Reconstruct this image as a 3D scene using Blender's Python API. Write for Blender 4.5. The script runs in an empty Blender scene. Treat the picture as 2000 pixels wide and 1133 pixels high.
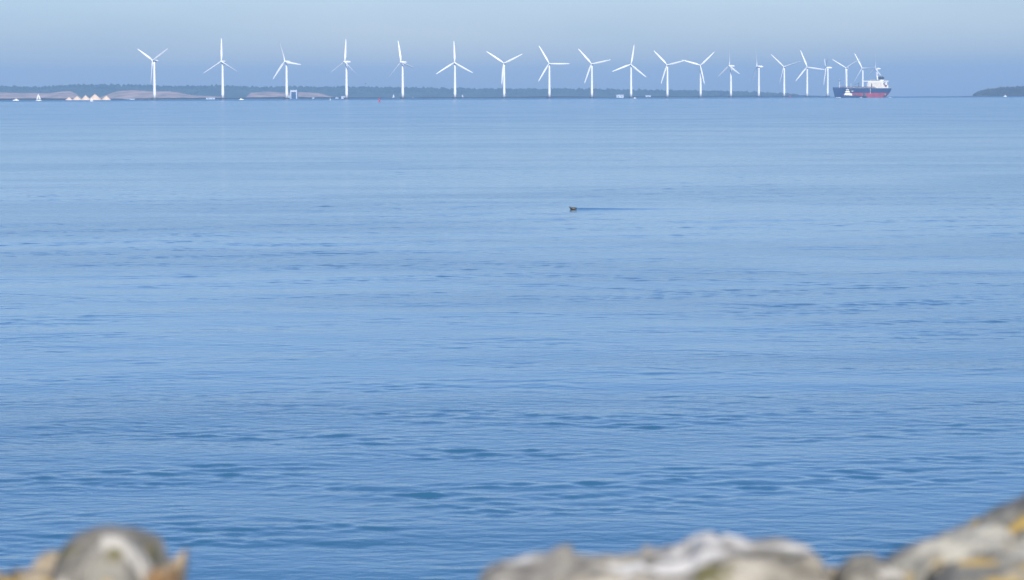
import bpy, bmesh, math, random
import numpy as np
from mathutils import Matrix, Vector, noise
R = math.radians
C = bpy.context.scene.collection
S = bpy.context.scene
random.seed(7)

# ------------------------------------------------------------------ camera
FPX = 5555.6                      # focal length in pixels of the 2000 px wide photograph
CAM_H = 7.0
EARTH = 7.32e6                    # earth radius with mean refraction
cam = bpy.data.objects.new('camera', bpy.data.cameras.new('camera'))
C.objects.link(cam); S.camera = cam
cam.data.lens = 100; cam.data.sensor_width = 36
cam.data.clip_start = 0.1; cam.data.clip_end = 60000
PITCH, ROLL = R(3.950), R(-0.17)
CM = Matrix.Rotation(R(90) - PITCH, 4, 'X') @ Matrix.Rotation(ROLL, 4, 'Z')
cam.matrix_world = Matrix.Translation((0, 0, CAM_H)) @ CM
cam.data.dof.use_dof = True
cam.data.dof.focus_distance = 190
cam.data.dof.aperture_fstop = 5.4
ROT = CM.to_3x3(); ROTI = ROT.inverted()

def ray(px, py):
    return ROT @ Vector(((px - 1000) / FPX, (566.5 - py) / FPX, -1)).normalized()
def proj(p):
    v = ROTI @ (Vector(p) - Vector((0, 0, CAM_H)))
    return 1000 + v.x / -v.z * FPX, 566.5 - v.y / -v.z * FPX
def sea_z(x, y):
    return -(x * x + y * y) / (2 * EARTH)
def at(px, D, dz=0.0):
    """point on the sea at range D seen in photograph column px"""
    py = 190
    for _ in range(6):
        d = ray(px, py); h = math.hypot(d.x, d.y)
        p = Vector((d.x / h * D, d.y / h * D, 0)); p.z = sea_z(p.x, p.y) + dz
        py = proj(p)[1]
    return p
def point(px, py, D):
    d = ray(px, py); h = math.hypot(d.x, d.y)
    return Vector((0, 0, CAM_H)) + d * (D / h)

def reach(px, py):
    """range at which the sea is seen at this pixel"""
    return min(np.geomspace(60, 9000, 1500), key=lambda d: abs(proj(at(px, d))[1] - py))
BIRD_D = float(reach(1119, 409.5))

# ------------------------------------------------------------------ sky and sun
SUN_EL, SUN_AZ = R(34), R(170)    # azimuth clockwise from +Y: behind the camera, to the right
w = bpy.data.worlds.new('World'); S.world = w; w.use_nodes = True
nt = w.node_tree; nt.nodes.clear()
def N(nt, t, **k):
    n = nt.nodes.new(t)
    for a, v in k.items(): setattr(n, a, v)
    return n
out = N(nt, 'ShaderNodeOutputWorld'); bg = N(nt, 'ShaderNodeBackground')
sky = N(nt, 'ShaderNodeTexSky', sky_type='NISHITA', sun_disc=False, sun_elevation=SUN_EL,
        sun_rotation=SUN_AZ, air_density=1.0, dust_density=0.6, ozone_density=2.5)
tc = N(nt, 'ShaderNodeTexCoord')
mp = N(nt, 'ShaderNodeMapping'); mp.inputs['Scale'].default_value = (5, 5, 24); mp.inputs['Location'].default_value = (0, 0, 0)
nz = N(nt, 'ShaderNodeTexNoise'); nz.inputs['Scale'].default_value = 1.0; nz.inputs['Detail'].default_value = 5
rmp = N(nt, 'ShaderNodeValToRGB')
rmp.color_ramp.elements[0].position = 0.35; rmp.color_ramp.elements[0].color = (0.93, 0.955, 0.985, 1)
rmp.color_ramp.elements[1].position = 0.7; rmp.color_ramp.elements[1].color = (1.16, 1.11, 1.06, 1)
tint = N(nt, 'ShaderNodeMix', data_type='RGBA', blend_type='MULTIPLY'); tint.inputs[0].default_value = 1
tint.inputs[7].default_value = (0.605, 0.695, 0.955, 1)
mul = N(nt, 'ShaderNodeMix', data_type='RGBA', blend_type='MULTIPLY'); mul.inputs[0].default_value = 1
L = nt.links.new
L(tc.outputs['Generated'], mp.inputs['Vector']); L(mp.outputs[0], nz.inputs['Vector'])
L(nz.outputs['Fac'], rmp.inputs[0])
L(sky.outputs[0], tint.inputs[6]); L(tint.outputs[2], mul.inputs[6]); L(rmp.outputs[0], mul.inputs[7])
L(mul.outputs[2], bg.inputs[0]); bg.inputs[1].default_value = 0.1
L(bg.outputs[0], out.inputs[0])
sun = bpy.data.objects.new('sun', bpy.data.lights.new('sun', 'SUN')); C.objects.link(sun)
sun.data.energy = 5.0; sun.data.angle = R(0.5); sun.data.color = (1.0, 0.94, 0.85)
sdir = Vector((math.sin(SUN_AZ) * math.cos(SUN_EL), math.cos(SUN_AZ) * math.cos(SUN_EL), math.sin(SUN_EL)))
sun.rotation_euler = sdir.to_track_quat('Z', 'Y').to_euler()
sun.location = (0, 0, 200)
S.view_settings.view_transform = 'Standard'; S.view_settings.look = 'None'
S.view_settings.exposure = 0.46; S.view_settings.gamma = 1

# ------------------------------------------------------------------ materials
def mat(name, col, rough=0.6, var=0.0, scale=1.0, metallic=0.0, col2=None):
    m = bpy.data.materials.new(name); m.use_nodes = True
    t = m.node_tree; b = t.nodes['Principled BSDF']
    b.inputs['Roughness'].default_value = rough; b.inputs['Metallic'].default_value = metallic
    b.inputs['Base Color'].default_value = (*col, 1)
    if var or col2:
        c = N(t, 'ShaderNodeTexCoord'); n = N(t, 'ShaderNodeTexNoise'); n.inputs['Scale'].default_value = scale
        n.inputs['Detail'].default_value = 6
        r = N(t, 'ShaderNodeValToRGB')
        a = tuple(x * (1 - var) for x in col); z = col2 or tuple(min(1, x * (1 + var)) for x in col)
        r.color_ramp.elements[0].position = 0.35; r.color_ramp.elements[0].color = (*a, 1)
        r.color_ramp.elements[1].position = 0.65; r.color_ramp.elements[1].color = (*z, 1)
        t.links.new(c.outputs['Object'], n.inputs['Vector']); t.links.new(n.outputs['Fac'], r.inputs[0])
        t.links.new(r.outputs[0], b.inputs['Base Color'])
    return m
M = {
 'turbine': mat('turbine_paint', (0.76, 0.76, 0.75), 0.45, 0.03, 0.2),
 'concrete': mat('weathered_concrete', (0.09, 0.10, 0.11), 0.8, 0.35, 0.6),
 'navy': mat('navy_hull_paint', (0.012, 0.03, 0.10), 0.5, 0.25, 0.15),
 'antifoul': mat('red_antifouling', (0.36, 0.035, 0.05), 0.6, 0.25, 0.12),
 'deck': mat('deck_paint', (0.20, 0.13, 0.10), 0.7, 0.2, 0.2),
 'cream': mat('superstructure_paint', (0.88, 0.82, 0.70), 0.5, 0.06, 0.3),
 'white': mat('white_paint', (0.80, 0.80, 0.78), 0.4, 0.04, 0.5),
 'glass': mat('dark_glass', (0.03, 0.04, 0.05), 0.1),
 'black': mat('black_paint', (0.015, 0.018, 0.025), 0.5, 0.2, 0.4),
 'orange': mat('lifeboat_orange', (0.75, 0.18, 0.03), 0.5),
 'red': mat('buoy_red', (0.60, 0.015, 0.04), 0.4, 0.1, 1.0),
 'sail': mat('sail_cloth', (0.75, 0.76, 0.78), 0.8, 0.03, 0.3),
 'sand': mat('pale_sand', (0.60, 0.47, 0.35), 0.9, 0.06, 0.15),
 'gable': mat('pale_cladding', (0.46, 0.52, 0.60), 0.6, 0.04, 0.1),
 'door': mat('blue_door', (0.01, 0.045, 0.12), 0.5, 0.1, 0.1),
 'forest': mat('far_foliage', (0.03, 0.045, 0.03), 0.9, 0.45, 0.012),
 'earth': mat('bare_heath', (0.20, 0.17, 0.14), 0.9, 0.0, 0.025, col2=(0.47, 0.34, 0.28)),
 'hill': mat('hill_scrub', (0.05, 0.07, 0.035), 0.9, 0.3, 0.01),
 'headland': mat('headland_scrub', (0.03, 0.035, 0.028), 0.9, 0.4, 0.03),
 'riprap': mat('dark_riprap', (0.07, 0.075, 0.08), 0.9, 0.4, 0.3),
 'foam': mat('sea_foam', (0.8, 0.83, 0.85), 0.8, 0.05, 0.5),
 'feather': mat('dark_plumage', (0.02, 0.018, 0.016), 0.6, 0.3, 6),
 'cheek': mat('buff_plumage', (0.42, 0.30, 0.16), 0.7, 0.1, 6),
}

def water_material():
    m = bpy.data.materials.new('sea_water'); m.use_nodes = True
    t = m.node_tree; l = t.links.new; b = t.nodes['Principled BSDF']
    b.inputs['IOR'].default_value = 1.333
    g = N(t, 'ShaderNodeNewGeometry')
    def noise_(scale, sx, sy, detail, dist=0.0, rot=0.0):
        mpn = N(t, 'ShaderNodeMapping'); mpn.inputs['Scale'].default_value = (sx, sy, 1)
        mpn.inputs['Rotation'].default_value = (0, 0, rot)
        n = N(t, 'ShaderNodeTexNoise'); n.inputs['Scale'].default_value = scale
        n.inputs['Detail'].default_value = detail; n.inputs['Distortion'].default_value = dist
        l(g.outputs['Position'], mpn.inputs['Vector']); l(mpn.outputs[0], n.inputs['Vector'])
        return n.outputs['Fac']
    def math_(op, a, b_=None, clamp=False):
        n = N(t, 'ShaderNodeMath', operation=op, use_clamp=clamp)
        for i, v in enumerate((a, b_)):
            if v is None: continue
            if isinstance(v, (int, float)): n.inputs[i].default_value = v
            else: l(v, n.inputs[i])
        return n.outputs[0]
    def ramp(v, a, z):
        n = N(t, 'ShaderNodeMapRange', interpolation_type='SMOOTHSTEP')
        n.inputs['From Min'].default_value = a; n.inputs['From Max'].default_value = z
        l(v, n.inputs['Value']); return n.outputs['Result']
    # long gentle undulation, wavelets, fine ripples; breeze patches switch the ripples on
    rip = noise_(3.4, 0.6, 1.0, 3, 0.3, R(9))
    patch = ramp(noise_(0.035, 0.45, 1.0, 4, 0.8, R(4)), 0.38, 0.68)
    dist = N(t, 'ShaderNodeVectorMath', operation='LENGTH'); l(g.outputs['Position'], dist.inputs[0])
    away = ramp(dist.outputs['Value'], 150, 900)
    h = math_('MULTIPLY', rip, math_('ADD', math_('MULTIPLY', patch, 0.016), 0.011))
    h = math_('ADD', h, math_('MULTIPLY', math_('MULTIPLY', noise_(0.6, 0.45, 1.0, 3, 0.3), 0.03), away))
    bump = N(t, 'ShaderNodeBump'); bump.inputs['Distance'].default_value = 1.0; bump.inputs['Strength'].default_value = 1.0
    l(h, bump.inputs['Height']); l(bump.outputs[0], b.inputs['Normal'])
    # wind-roughened zone in front of the far shore
    sx = N(t, 'ShaderNodeSeparateXYZ'); l(g.outputs['Position'], sx.inputs[0])
    edge = math_('SUBTRACT', sx.outputs['Y'], math_('MULTIPLY', sx.outputs['X'], 1.0))
    wob = math_('MULTIPLY', noise_(0.004, 1, 1, 3), 160)
    far = ramp(math_('ADD', edge, wob), 3930, 4060)
    rough = math_('ADD', math_('MULTIPLY', far, 0.15), math_('ADD', math_('MULTIPLY', away, 0.06), math_('ADD', math_('MULTIPLY', patch, 0.03), 0.09)))
    l(rough, b.inputs['Roughness'])
    cr = N(t, 'ShaderNodeMix', data_type='RGBA'); cr.inputs[6].default_value = (0.026, 0.112, 0.205, 1)
    cr.inputs[7].default_value = (0.020, 0.092, 0.165, 1)
    l(patch, cr.inputs[0]); l(cr.outputs[2], b.inputs['Base Color'])
    return m
M['water'] = water_material()

def rock_material(name, base, pale, lichen_amt, seed):
    m = bpy.data.materials.new(name); m.use_nodes = True
    t = m.node_tree; l = t.links.new; b = t.nodes['Principled BSDF']; b.inputs['Roughness'].default_value = 0.85
    c = N(t, 'ShaderNodeTexCoord')
    def nz(scale, off, detail=5):
        mpn = N(t, 'ShaderNodeMapping'); mpn.inputs['Location'].default_value = (off, off * 1.7, -off)
        n = N(t, 'ShaderNodeTexNoise'); n.inputs['Scale'].default_value = scale; n.inputs['Detail'].default_value = detail
        l(c.outputs['Object'], mpn.inputs[0]); l(mpn.outputs[0], n.inputs['Vector']); return n.outputs['Fac']
    def ramp(v, p0, p1, c0, c1):
        r = N(t, 'ShaderNodeValToRGB'); e = r.color_ramp.elements
        e[0].position = p0; e[1].position = p1; e[0].color = (*c0, 1); e[1].color = (*c1, 1); l(v, r.inputs[0]); return r.outputs[0]
    def mix(f, a, z):
        n = N(t, 'ShaderNodeMix', data_type='RGBA'); l(f, n.inputs[0])
        for i, v in ((6, a), (7, z)):
            if isinstance(v, tuple): n.inputs[i].default_value = (*v, 1)
            else: l(v, n.inputs[i])
        return n.outputs[2]
    dark = tuple(x * 0.38 for x in base)
    col = ramp(nz(13, seed), 0.36, 0.58, dark, base)
    col = mix(ramp(nz(9, seed + 3), 0.54, 0.60, (0, 0, 0), (1, 1, 1)), col, pale)
    a = 0.74 - lichen_amt
    col = mix(ramp(nz(15, seed + 9, 3), a, a + 0.10, (0, 0, 0), (1, 1, 1)), col, (0.44, 0.30, 0.075))
    col = mix(ramp(nz(11, seed + 15, 3), 0.60, 0.66, (0, 0, 0), (1, 1, 1)), col, (0.12, 0.11, 0.045))
    l(col, b.inputs['Base Color'])
    bp = N(t, 'ShaderNodeBump'); bp.inputs['Distance'].default_value = 0.02; bp.inputs['Strength'].default_value = 0.8
    l(nz(30, seed), bp.inputs['Height']); l(bp.outputs[0], b.inputs['Normal'])
    return m

# ------------------------------------------------------------------ helpers
def link(name, me, parent=None, mats=()):
    o = bpy.data.objects.new(name, me); C.objects.link(o)
    if parent: o.parent = parent
    for m in mats: me.materials.append(m)
    return o
def mesh(name, verts, faces, mats, parent=None, smooth=True, fm=None):
    me = bpy.data.meshes.new(name); me.from_pydata([tuple(v) for v in verts], [], faces)
    if fm is not None: me.polygons.foreach_set('material_index', fm)
    if smooth: me.polygons.foreach_set('use_smooth', [True] * len(me.polygons))
    me.update()
    return link(name, me, parent, mats if isinstance(mats, (list, tuple)) else [mats])
def tag(o, label=None, cat=None, group=None, kind=None):
    if label: o['label'] = label
    if cat: o['category'] = cat
    if group: o['group'] = group
    if kind: o['kind'] = kind
    return o
def empty(name, loc=(0, 0, 0), rz=0, **k):
    o = bpy.data.objects.new(name, None); C.objects.link(o); o.location = loc; o.rotation_euler = (0, 0, rz)
    return tag(o, **k)
class MB:
    """collects shapes into one mesh"""
    def __init__(s): s.v = []; s.f = []
    def add(s, v, f):
        k = len(s.v); s.v += [Vector(p) for p in v]; s.f += [[i + k for i in q] for q in f]; return s
    def box(s, x0, y0, z0, x1, y1, z1, tx=0, ty=0):
        v = [(x0, y0, z0), (x1, y0, z0), (x1, y1, z0), (x0, y1, z0),
             (x0 + tx, y0 + ty, z1), (x1 - tx, y0 + ty, z1), (x1 - tx, y1 - ty, z1), (x0 + tx, y1 - ty, z1)]
        return s.add(v, [[3, 2, 1, 0], [4, 5, 6, 7], [0, 1, 5, 4], [1, 2, 6, 5], [2, 3, 7, 6], [3, 0, 4, 7]])
    def lathe(s, prof, n=20, c=(0, 0)):
        v = []; f = []
        for r, z in prof:
            for i in range(n):
                a = 2 * math.pi * i / n; v.append((c[0] + r * math.cos(a), c[1] + r * math.sin(a), z))
        for j in range(len(prof) - 1):
            for i in range(n):
                k = (i + 1) % n; f.append([j * n + i, j * n + k, (j + 1) * n + k, (j + 1) * n + i])
        f.append(list(range(n))[::-1]); f.append([(len(prof) - 1) * n + i for i in range(n)])
        return s.add(v, f)
    def tube(s, p, q, r0, r1=None, n=8):
        r1 = r0 if r1 is None else r1; p = Vector(p); q = Vector(q); d = (q - p).normalized()
        u = d.orthogonal().normalized(); w_ = d.cross(u); v = []
        for c, r in ((p, r0), (q, r1)):
            for i in range(n):
                a = 2 * math.pi * i / n; v.append(c + (u * math.cos(a) + w_ * math.sin(a)) * r)
        f = [[i, (i + 1) % n, n + (i + 1) % n, n + i] for i in range(n)] + [list(range(n))[::-1], list(range(n, 2 * n))]
        return s.add(v, f)
    def loft(s, rings, cap=True):
        n = len(rings[0]); v = [p for r in rings for p in r]; f = []
        for j in range(len(rings) - 1):
            for i in range(n):
                k = (i + 1) % n; f.append([j * n + i, j * n + k, (j + 1) * n + k, (j + 1) * n + i])
        if cap: f.append(list(range(n))[::-1]); f.append([(len(rings) - 1) * n + i for i in range(n)])
        return s.add(v, f)
    def build(s, name, m, parent=None, smooth=False):
        o = mesh(name, s.v, s.f, m, parent, smooth)
        bm = bmesh.new(); bm.from_mesh(o.data); bmesh.ops.recalc_face_normals(bm, faces=bm.faces); bm.to_mesh(o.data); bm.free()
        return o
def interp(tab, x):
    return float(np.interp(x, [a for a, _ in tab], [b for _, b in tab]))

# ------------------------------------------------------------------ sea: one curved sheet to beyond the horizon
def wave_height(x, y):
    """a calm sea: many short wind waves, gathered in breeze patches, over a low slow undulation"""
    rng = np.random.RandomState(5); h = np.zeros_like(x)
    def field(n, lmin, lmax, spread, slope):
        o = np.zeros_like(x)
        for _ in range(n):
            lam = math.exp(rng.uniform(math.log(lmin), math.log(lmax))); k = 2 * math.pi / lam
            a = math.pi / 2 + 0.10 + rng.normal(0, spread); ph = rng.uniform(0, 6.283)
            o += slope * lam / 6.283 * np.sin(k * (math.cos(a) * x + math.sin(a) * y) + ph)
        return o / math.sqrt(n)
    def mask(lx, ly, n=9):
        o = np.zeros_like(x)
        for _ in range(n):
            o += np.sin(6.283 * (x / lx * rng.uniform(-1, 1) + y / ly * rng.uniform(.4, 1.2)) + rng.uniform(0, 6.283))
        t = np.clip(o / math.sqrt(n / 2) * .5 + .5, 0, 1); return t * t * (3 - 2 * t)
    m1 = mask(7, 5); m2 = mask(40, 60); m3 = mask(2.2, 1.6)
    h += field(16, 3.0, 9.0, .40, .012)
    h += field(34, .6, 1.6, .50, .046) * (.22 + .78 * m1) * (.5 + .5 * m2)
    h += field(40, .36, .8, .60, .095) * (.14 + .90 * m1 * m3) * (.4 + .6 * m2)
    # the swimming bird's trail: a narrow smooth ridge that widens and dies away to the right
    b = at(1127, BIRD_D); t = (x - b.x) / 11.0; yc = b.y + .6 * t + .12 * np.sin(t * 15)
    on = (t > 0) & (t < 1); tt = np.clip(t, 0, 1); wd = .55 + .5 * tt
    g = np.exp(-((y - yc) / wd) ** 2) * on
    calm = np.exp(-((y - b.y) / 3.5) ** 2) * np.clip((t + .3) * 5, 0, 1) * np.clip((1.1 - t) * 3, 0, 1)
    return h * (1 - .85 * calm) + g * .11 * (1 - tt) ** 1.3
def sea():
    rad = [0.0] + list(np.geomspace(2.0, 15000, 260)); n = 240
    v = [(0, 0, 0)]; f = []
    for r in rad[1:]:
        for i in range(n):
            a = 2 * math.pi * i / n; v.append((r * math.cos(a), r * math.sin(a), -r * r / (2 * EARTH)))
    j0 = min(i for i in range(len(rad)) if rad[i] > 26); j1 = min(i for i in range(len(rad)) if rad[i] > 520)
    i0, i1 = 50, 70                                      # 75 to 105 degrees: the bay in view, finely meshed
    for i in range(n): f.append([0, 1 + i, 1 + (i + 1) % n])
    for j in range(len(rad) - 2):
        for i in range(n):
            if i0 <= i < i1 and j0 <= j + 1 < j1: continue
            k = (i + 1) % n; a = 1 + j * n; b = a + n; f.append([a + i, b + i, b + k, a + k])
    rr = [rad[j0]]
    while rr[-1] < rad[j1]: rr.append(rr[-1] + max(.075, min(.5, .075 + (rr[-1] - 60) * .0016)))
    rr[-1] = rad[j1]; rr = np.array(rr); aa = np.linspace(2 * math.pi * i0 / n, 2 * math.pi * i1 / n, 521)
    Rg, Ag = np.meshgrid(rr, aa, indexing='ij'); X_ = Rg * np.cos(Ag); Y_ = Rg * np.sin(Ag)
    fade = np.clip((Rg - rr[0]) / 3, 0, 1) * np.clip((rr[-1] - Rg) / 120, 0, 1) * np.clip((Ag - aa[0]) / .02, 0, 1) * np.clip((aa[-1] - Ag) / .02, 0, 1)
    Z_ = wave_height(X_, Y_) * fade - Rg ** 2 / (2 * EARTH)
    nr, na = Rg.shape; base = len(v)
    co = np.vstack([np.array(v), np.stack([X_, Y_, Z_], -1).reshape(-1, 3)])
    I, J = np.meshgrid(np.arange(nr - 1), np.arange(na - 1), indexing='ij'); q = (base + I * na + J).ravel()
    quads = np.stack([q, q + na, q + na + 1, q + 1], -1)
    me = bpy.data.meshes.new('sea')
    tris = [p for p in f if len(p) == 3]; qd = np.vstack([np.array([p for p in f if len(p) == 4]), quads])
    idx = np.concatenate([np.array(tris).ravel(), qd.ravel()]).astype(np.int32)
    starts = np.concatenate([np.arange(len(tris)) * 3, len(tris) * 3 + np.arange(len(qd)) * 4]).astype(np.int32)
    me.vertices.add(len(co)); me.vertices.foreach_set('co', co.ravel().astype(np.float32))
    me.loops.add(len(idx)); me.loops.foreach_set('vertex_index', idx)
    me.polygons.add(len(starts)); me.polygons.foreach_set('loop_start', starts)
    me.polygons.foreach_set('use_smooth', np.ones(len(starts), bool))
    me.update(calc_edges=True); me.validate()
    tag(link('sea', me, None, [M['water']]), kind='structure')
sea()

# ------------------------------------------------------------------ far land
def ridge(name, tab, D0, D1, m, x0, x1, nx=260, ny=14, rough=1.0, bumpy=0.12, seed=0.0, top_frac=0.55, shift=None):
    """hill whose crest follows a profile of photograph rows, with its own depth from D0 to D1"""
    v = []; f = []
    for i in range(nx + 1):
        px = x0 + (x1 - x0) * i / nx
        if shift: D0 = interp(shift, px); D1 = D0 + 350
        Dc = D0 + (D1 - D0) * top_frac
        crest = point(px, interp(tab, px), Dc)
        g = at(px, Dc); H = crest.z - g.z
        for j in range(ny + 1):
            t = j / ny; D = D0 + (D1 - D0) * t
            p = at(px, D)
            s = math.sin(math.pi * min(1, t / top_frac) / 2) if t < top_frac else math.cos(math.pi / 2 * (t - top_frac) / (1 - top_frac))
            q = noise.fractal((p.x * 0.006 + seed, p.y * 0.006, seed), 1.0, 2.0, 4)
            z = H * (s + bumpy * q * (0.25 + s) * (1 if t not in (0, 1) else 0)) + rough * noise.noise((p.x * .05, p.y * .05, 1))
            v.append((p.x, p.y, p.z + (z if 0 < t < 1 else -2)))
    for i in range(nx):
        for j in range(ny):
            a = i * (ny + 1) + j; f.append([a, a + ny + 1, a + ny + 2, a + 1])
    return mesh(name, v, f, m)

HILL = [(-500, 168), (-200, 165), (0, 166.8), (30, 168.3), (75, 170.5), (100, 168.5), (150, 165), (200, 164.8), (260, 166.3), (350, 168.5),
        (400, 167.5), (450, 167.8), (500, 169.5), (528, 171), (555, 168.8), (600, 169.5), (680, 169.5), (740, 170.3), (800, 171.5),
        (888, 173), (985, 174), (1073, 174), (1150, 174.5), (1230, 176), (1300, 177), (1400, 178.5), (1480, 181.5), (1540, 185), (1600, 188)]
land = [(a, b + 2.6) for a, b in HILL]
tag(ridge('hills', land, 9100, 10300, M['hill'], -500, 1600, nx=420, seed=3.1), kind='structure')

def forest(name, tab, D0, D1, x0, x1, count, m, size=(9, 17), seed=1, label=''):
    rnd = random.Random(seed); bm = bmesh.new(); bmesh.ops.create_icosphere(bm, subdivisions=1, radius=1)
    base = [v.co.copy() for v in bm.verts]; fs = [[v.index for v in f.verts] for f in bm.faces]; bm.free()
    V = []; F = []
    for _ in range(count):
        px = rnd.uniform(x0, x1); t = rnd.random() ** 0.8
        D = D0 + (D1 - D0) * t; g = at(px, D); Dc = D1
        H = point(px, interp(tab, px), Dc).z - at(px, Dc).z
        z = g.z + H * math.sin(math.pi / 2 * t) * 0.93 - (size[1] - 10) * .60
        r = rnd.uniform(*size) / 2; k = len(V); hh = r * rnd.uniform(0.9, 1.5)
        for b in base:
            j = 1 + 0.25 * noise.noise(b * 2 + Vector((px, D, 0)))
            V.append((g.x + b.x * r * j, g.y + b.y * r * j, z + b.z * hh * j))
        F += [[i + k for i in q] for q in fs]
    return tag(mesh(name, V, F, m, smooth=False), label, None, None, 'stuff')
forest('forest', HILL, 9150, 9750, -420, 1560, 7500, M['forest'], (9, 20), label='far wood of dark trees covering the low hills along the horizon')

def mound(name, tab, D0, D1, m, seed):
    return ridge(name, tab, D0, D1, m, tab[0][0], tab[-1][0], nx=90, ny=10, seed=seed, bumpy=0.10, rough=0.6)
tag(mound('bare_hill', [(-120, 184), (-60, 181), (0, 181), (60, 182), (100, 181.5), (120, 178.5), (138, 178), (147, 182), (160, 191)], 7400, 7900, M['earth'], 1), kind='structure')
tag(mound('bare_hill', [(190, 192), (205, 187), (230, 179), (260, 176.5), (290, 177.5), (330, 178.5), (348, 181), (375, 186), (430, 189), (450, 192)], 7400, 7900, M['earth'], 2), kind='structure')
tag(mound('bare_hill', [(478, 192), (490, 181), (520, 178.5), (555, 180), (600, 180), (622, 182), (640, 187), (665, 192)], 7400, 7900, M['earth'], 3), kind='structure')
SHORE = [(-500, 4750), (215, 4800), (302, 5150), (573, 5650), (1000, 5900), (1300, 6200), (1620, 7300)]
# low shore along the foot of the hills
tag(ridge('shore', [(-500, 191.5), (0, 192.3), (215, 193.0), (300, 191.4), (573, 190.3), (900, 189.6), (1300, 187.7), (1560, 186.3), (1620, 188)], 0, 0, M['headland'], -500, 1620, nx=260, ny=6, seed=5, bumpy=0.5, rough=0.5, shift=SHORE), kind='structure')

# headland on the right
HEAD = [(1893, 188.5), (1905, 184.5), (1912, 180.5), (1925, 176.8), (1945, 174), (1960, 172.8), (1985, 171.5), (2005, 170.8), (2100, 168), (2300, 172), (2420, 186)]
tag(ridge('headland', [(a, b + 1) for a, b in HEAD], 6600, 7300, M['headland'], 1895, 2420, nx=140, seed=8, bumpy=0.1), kind='structure')
forest('headland_scrub', HEAD, 6640, 6985, 1903, 2400, 1500, M['headland'], (6, 11), 4, 'dark scrub and low trees covering the headland at the right edge')
tag(ridge('sandbank', [(1795, 188.6), (1810, 188.3), (1870, 188.2), (1900, 187.3), (1925, 187)], 6300, 6500, M['riprap'], 1790, 1925, nx=60, ny=5, seed=9, bumpy=0.15, rough=0.2), kind='structure')

# ------------------------------------------------------------------ small things along the far shore
def heap(px, w_px, top_py, D, label, seed):
    p = at(px, D); Rr = w_px * D / FPX / 2; H = point(px, top_py, D).z - p.z
    rnd = random.Random(seed); v = []; f = []; n = 28; k = 9
    for j in range(k):
        t = j / (k - 1)
        for i in range(n):
            a = 2 * math.pi * i / n; q = 1 + 0.10 * noise.noise((math.cos(a) * 2 + seed, math.sin(a) * 2, t * 2))
            r = Rr * (1 - t ** 1.1) ** 0.95 * q
            v.append((r * math.cos(a), r * math.sin(a), H * (t * 1.04 - .04 * t * t) - (0.5 if j == 0 else 0)))
    for j in range(k - 1):
        for i in range(n):
            i2 = (i + 1) % n; f.append([j * n + i, j * n + i2, (j + 1) * n + i2, (j + 1) * n + i])
    o = mesh('sand_heap', v, f, M['sand']); o.location = p
    tag(o, label, 'sand heap', 'pale conical sand heaps on the far shore')
heap(134.8, 15, 189.8, 4650, 'leftmost and lowest pale sand heap on the far shore', 1)
heap(150.5, 21, 187.8, 4660, 'broad low pale sand heap, second from the left on the far shore', 2)
heap(167.3, 20, 186.0, 4640, 'pale sand heap just left of the tallest one on the far shore', 3)
heap(185.5, 26, 183.6, 4655, 'tallest and widest pale sand heap, behind a small white sailing boat', 4)
heap(207.5, 19, 186.8, 4650, 'rightmost pale sand heap on the far shore, nearest the first turbine', 5)

def flat_hull(mb, L_, B, H, rake=0.12, z0=-0.3):
    rings = []
    for z, k in ((z0, 0.82), (H * .5, 0.95), (H, 1.0)):
        ring = []
        for i in range(13):
            t = i / 12; s = (t - .5) * L_ * (1 - rake * (1 - (z - z0) / (H - z0)))
            ring.append((s, -B / 2 * k * (1 - max(0, (abs(t - .62) - .2) / .8) ** 1.1 * (2.2 if t > .62 else .5)), z))
        ring += [(x, -y, z_) for x, y, z_ in ring[::-1]]
        rings.append(ring)
    return mb.loft(rings)
def sail_tri(mb, a, b, c, t=0.08):
    a, b, c = map(Vector, (a, b, c)); nrm = (b - a).cross(c - a).normalized(); mid = (a + b + c) / 3 + nrm * (b - a).length * 0.06
    v = [a, b, c, mid, mid + nrm * t, a + nrm * t, b + nrm * t, c + nrm * t]
    return mb.add(v, [[0, 1, 3], [1, 2, 3], [2, 0, 3], [6, 5, 4], [7, 6, 4], [5, 7, 4], [0, 5, 6, 1], [1, 6, 7, 2], [2, 7, 5, 0]])
def sailboat(px, D, L_, H, rz, label, jib=True):
    e = empty('sailing_boat', at(px, D), rz, label=label, cat='sailing boat', group='small sailing boats off the far shore')
    flat_hull(MB(), L_, L_ * .3, L_ * .1).build('hull', M['white'], e, True)
    MB().box(-L_ * .2, -L_ * .09, L_ * .1, L_ * .12, L_ * .09, L_ * .16, L_ * .02, L_ * .02).build('cabin', M['white'], e)
    MB().tube((L_ * .08, 0, L_ * .08), (L_ * .08, 0, H), .08, .05).build('mast', M['black'], e)
    sail_tri(MB(), (L_ * .06, 0, L_ * .2), (-L_ * .42, .3, L_ * .2), (L_ * .06, 0, H * .97)).build('mainsail', M['sail'], e, True)
    if jib: sail_tri(MB(), (L_ * .47, 0, L_ * .13), (L_ * .12, .5, L_ * .16), (L_ * .09, 0, H * .88)).build('jib', M['sail'], e, True)
    return e
D_ = reach(75.5, 197.3); sailboat(75.5, D_, 13.5 * D_ / FPX, 14.8 * D_ / FPX, R(155), 'white sailing boat with main and jib up, leftmost boat on the water')
D_ = reach(179, 198); sailboat(178.8, D_, 7 * D_ / FPX, 6.4 * D_ / FPX, R(25), 'tiny white sailing boat in front of the tallest sand heap', True)
D_ = reach(644, 196); sailboat(644.5, D_, 5 * D_ / FPX, 5.7 * D_ / FPX, R(150), 'tiny white sailing boat just left of the fourth turbine', False)
sailboat(903.5, 6900, 6.5, 8.5, R(160), 'tiny white sailing boat just right of the sixth turbine')
sailboat(768.5, 7600, 7, 11, R(20), 'faint pale sailing boat far off between the red buoy and the fifth turbine')

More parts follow.
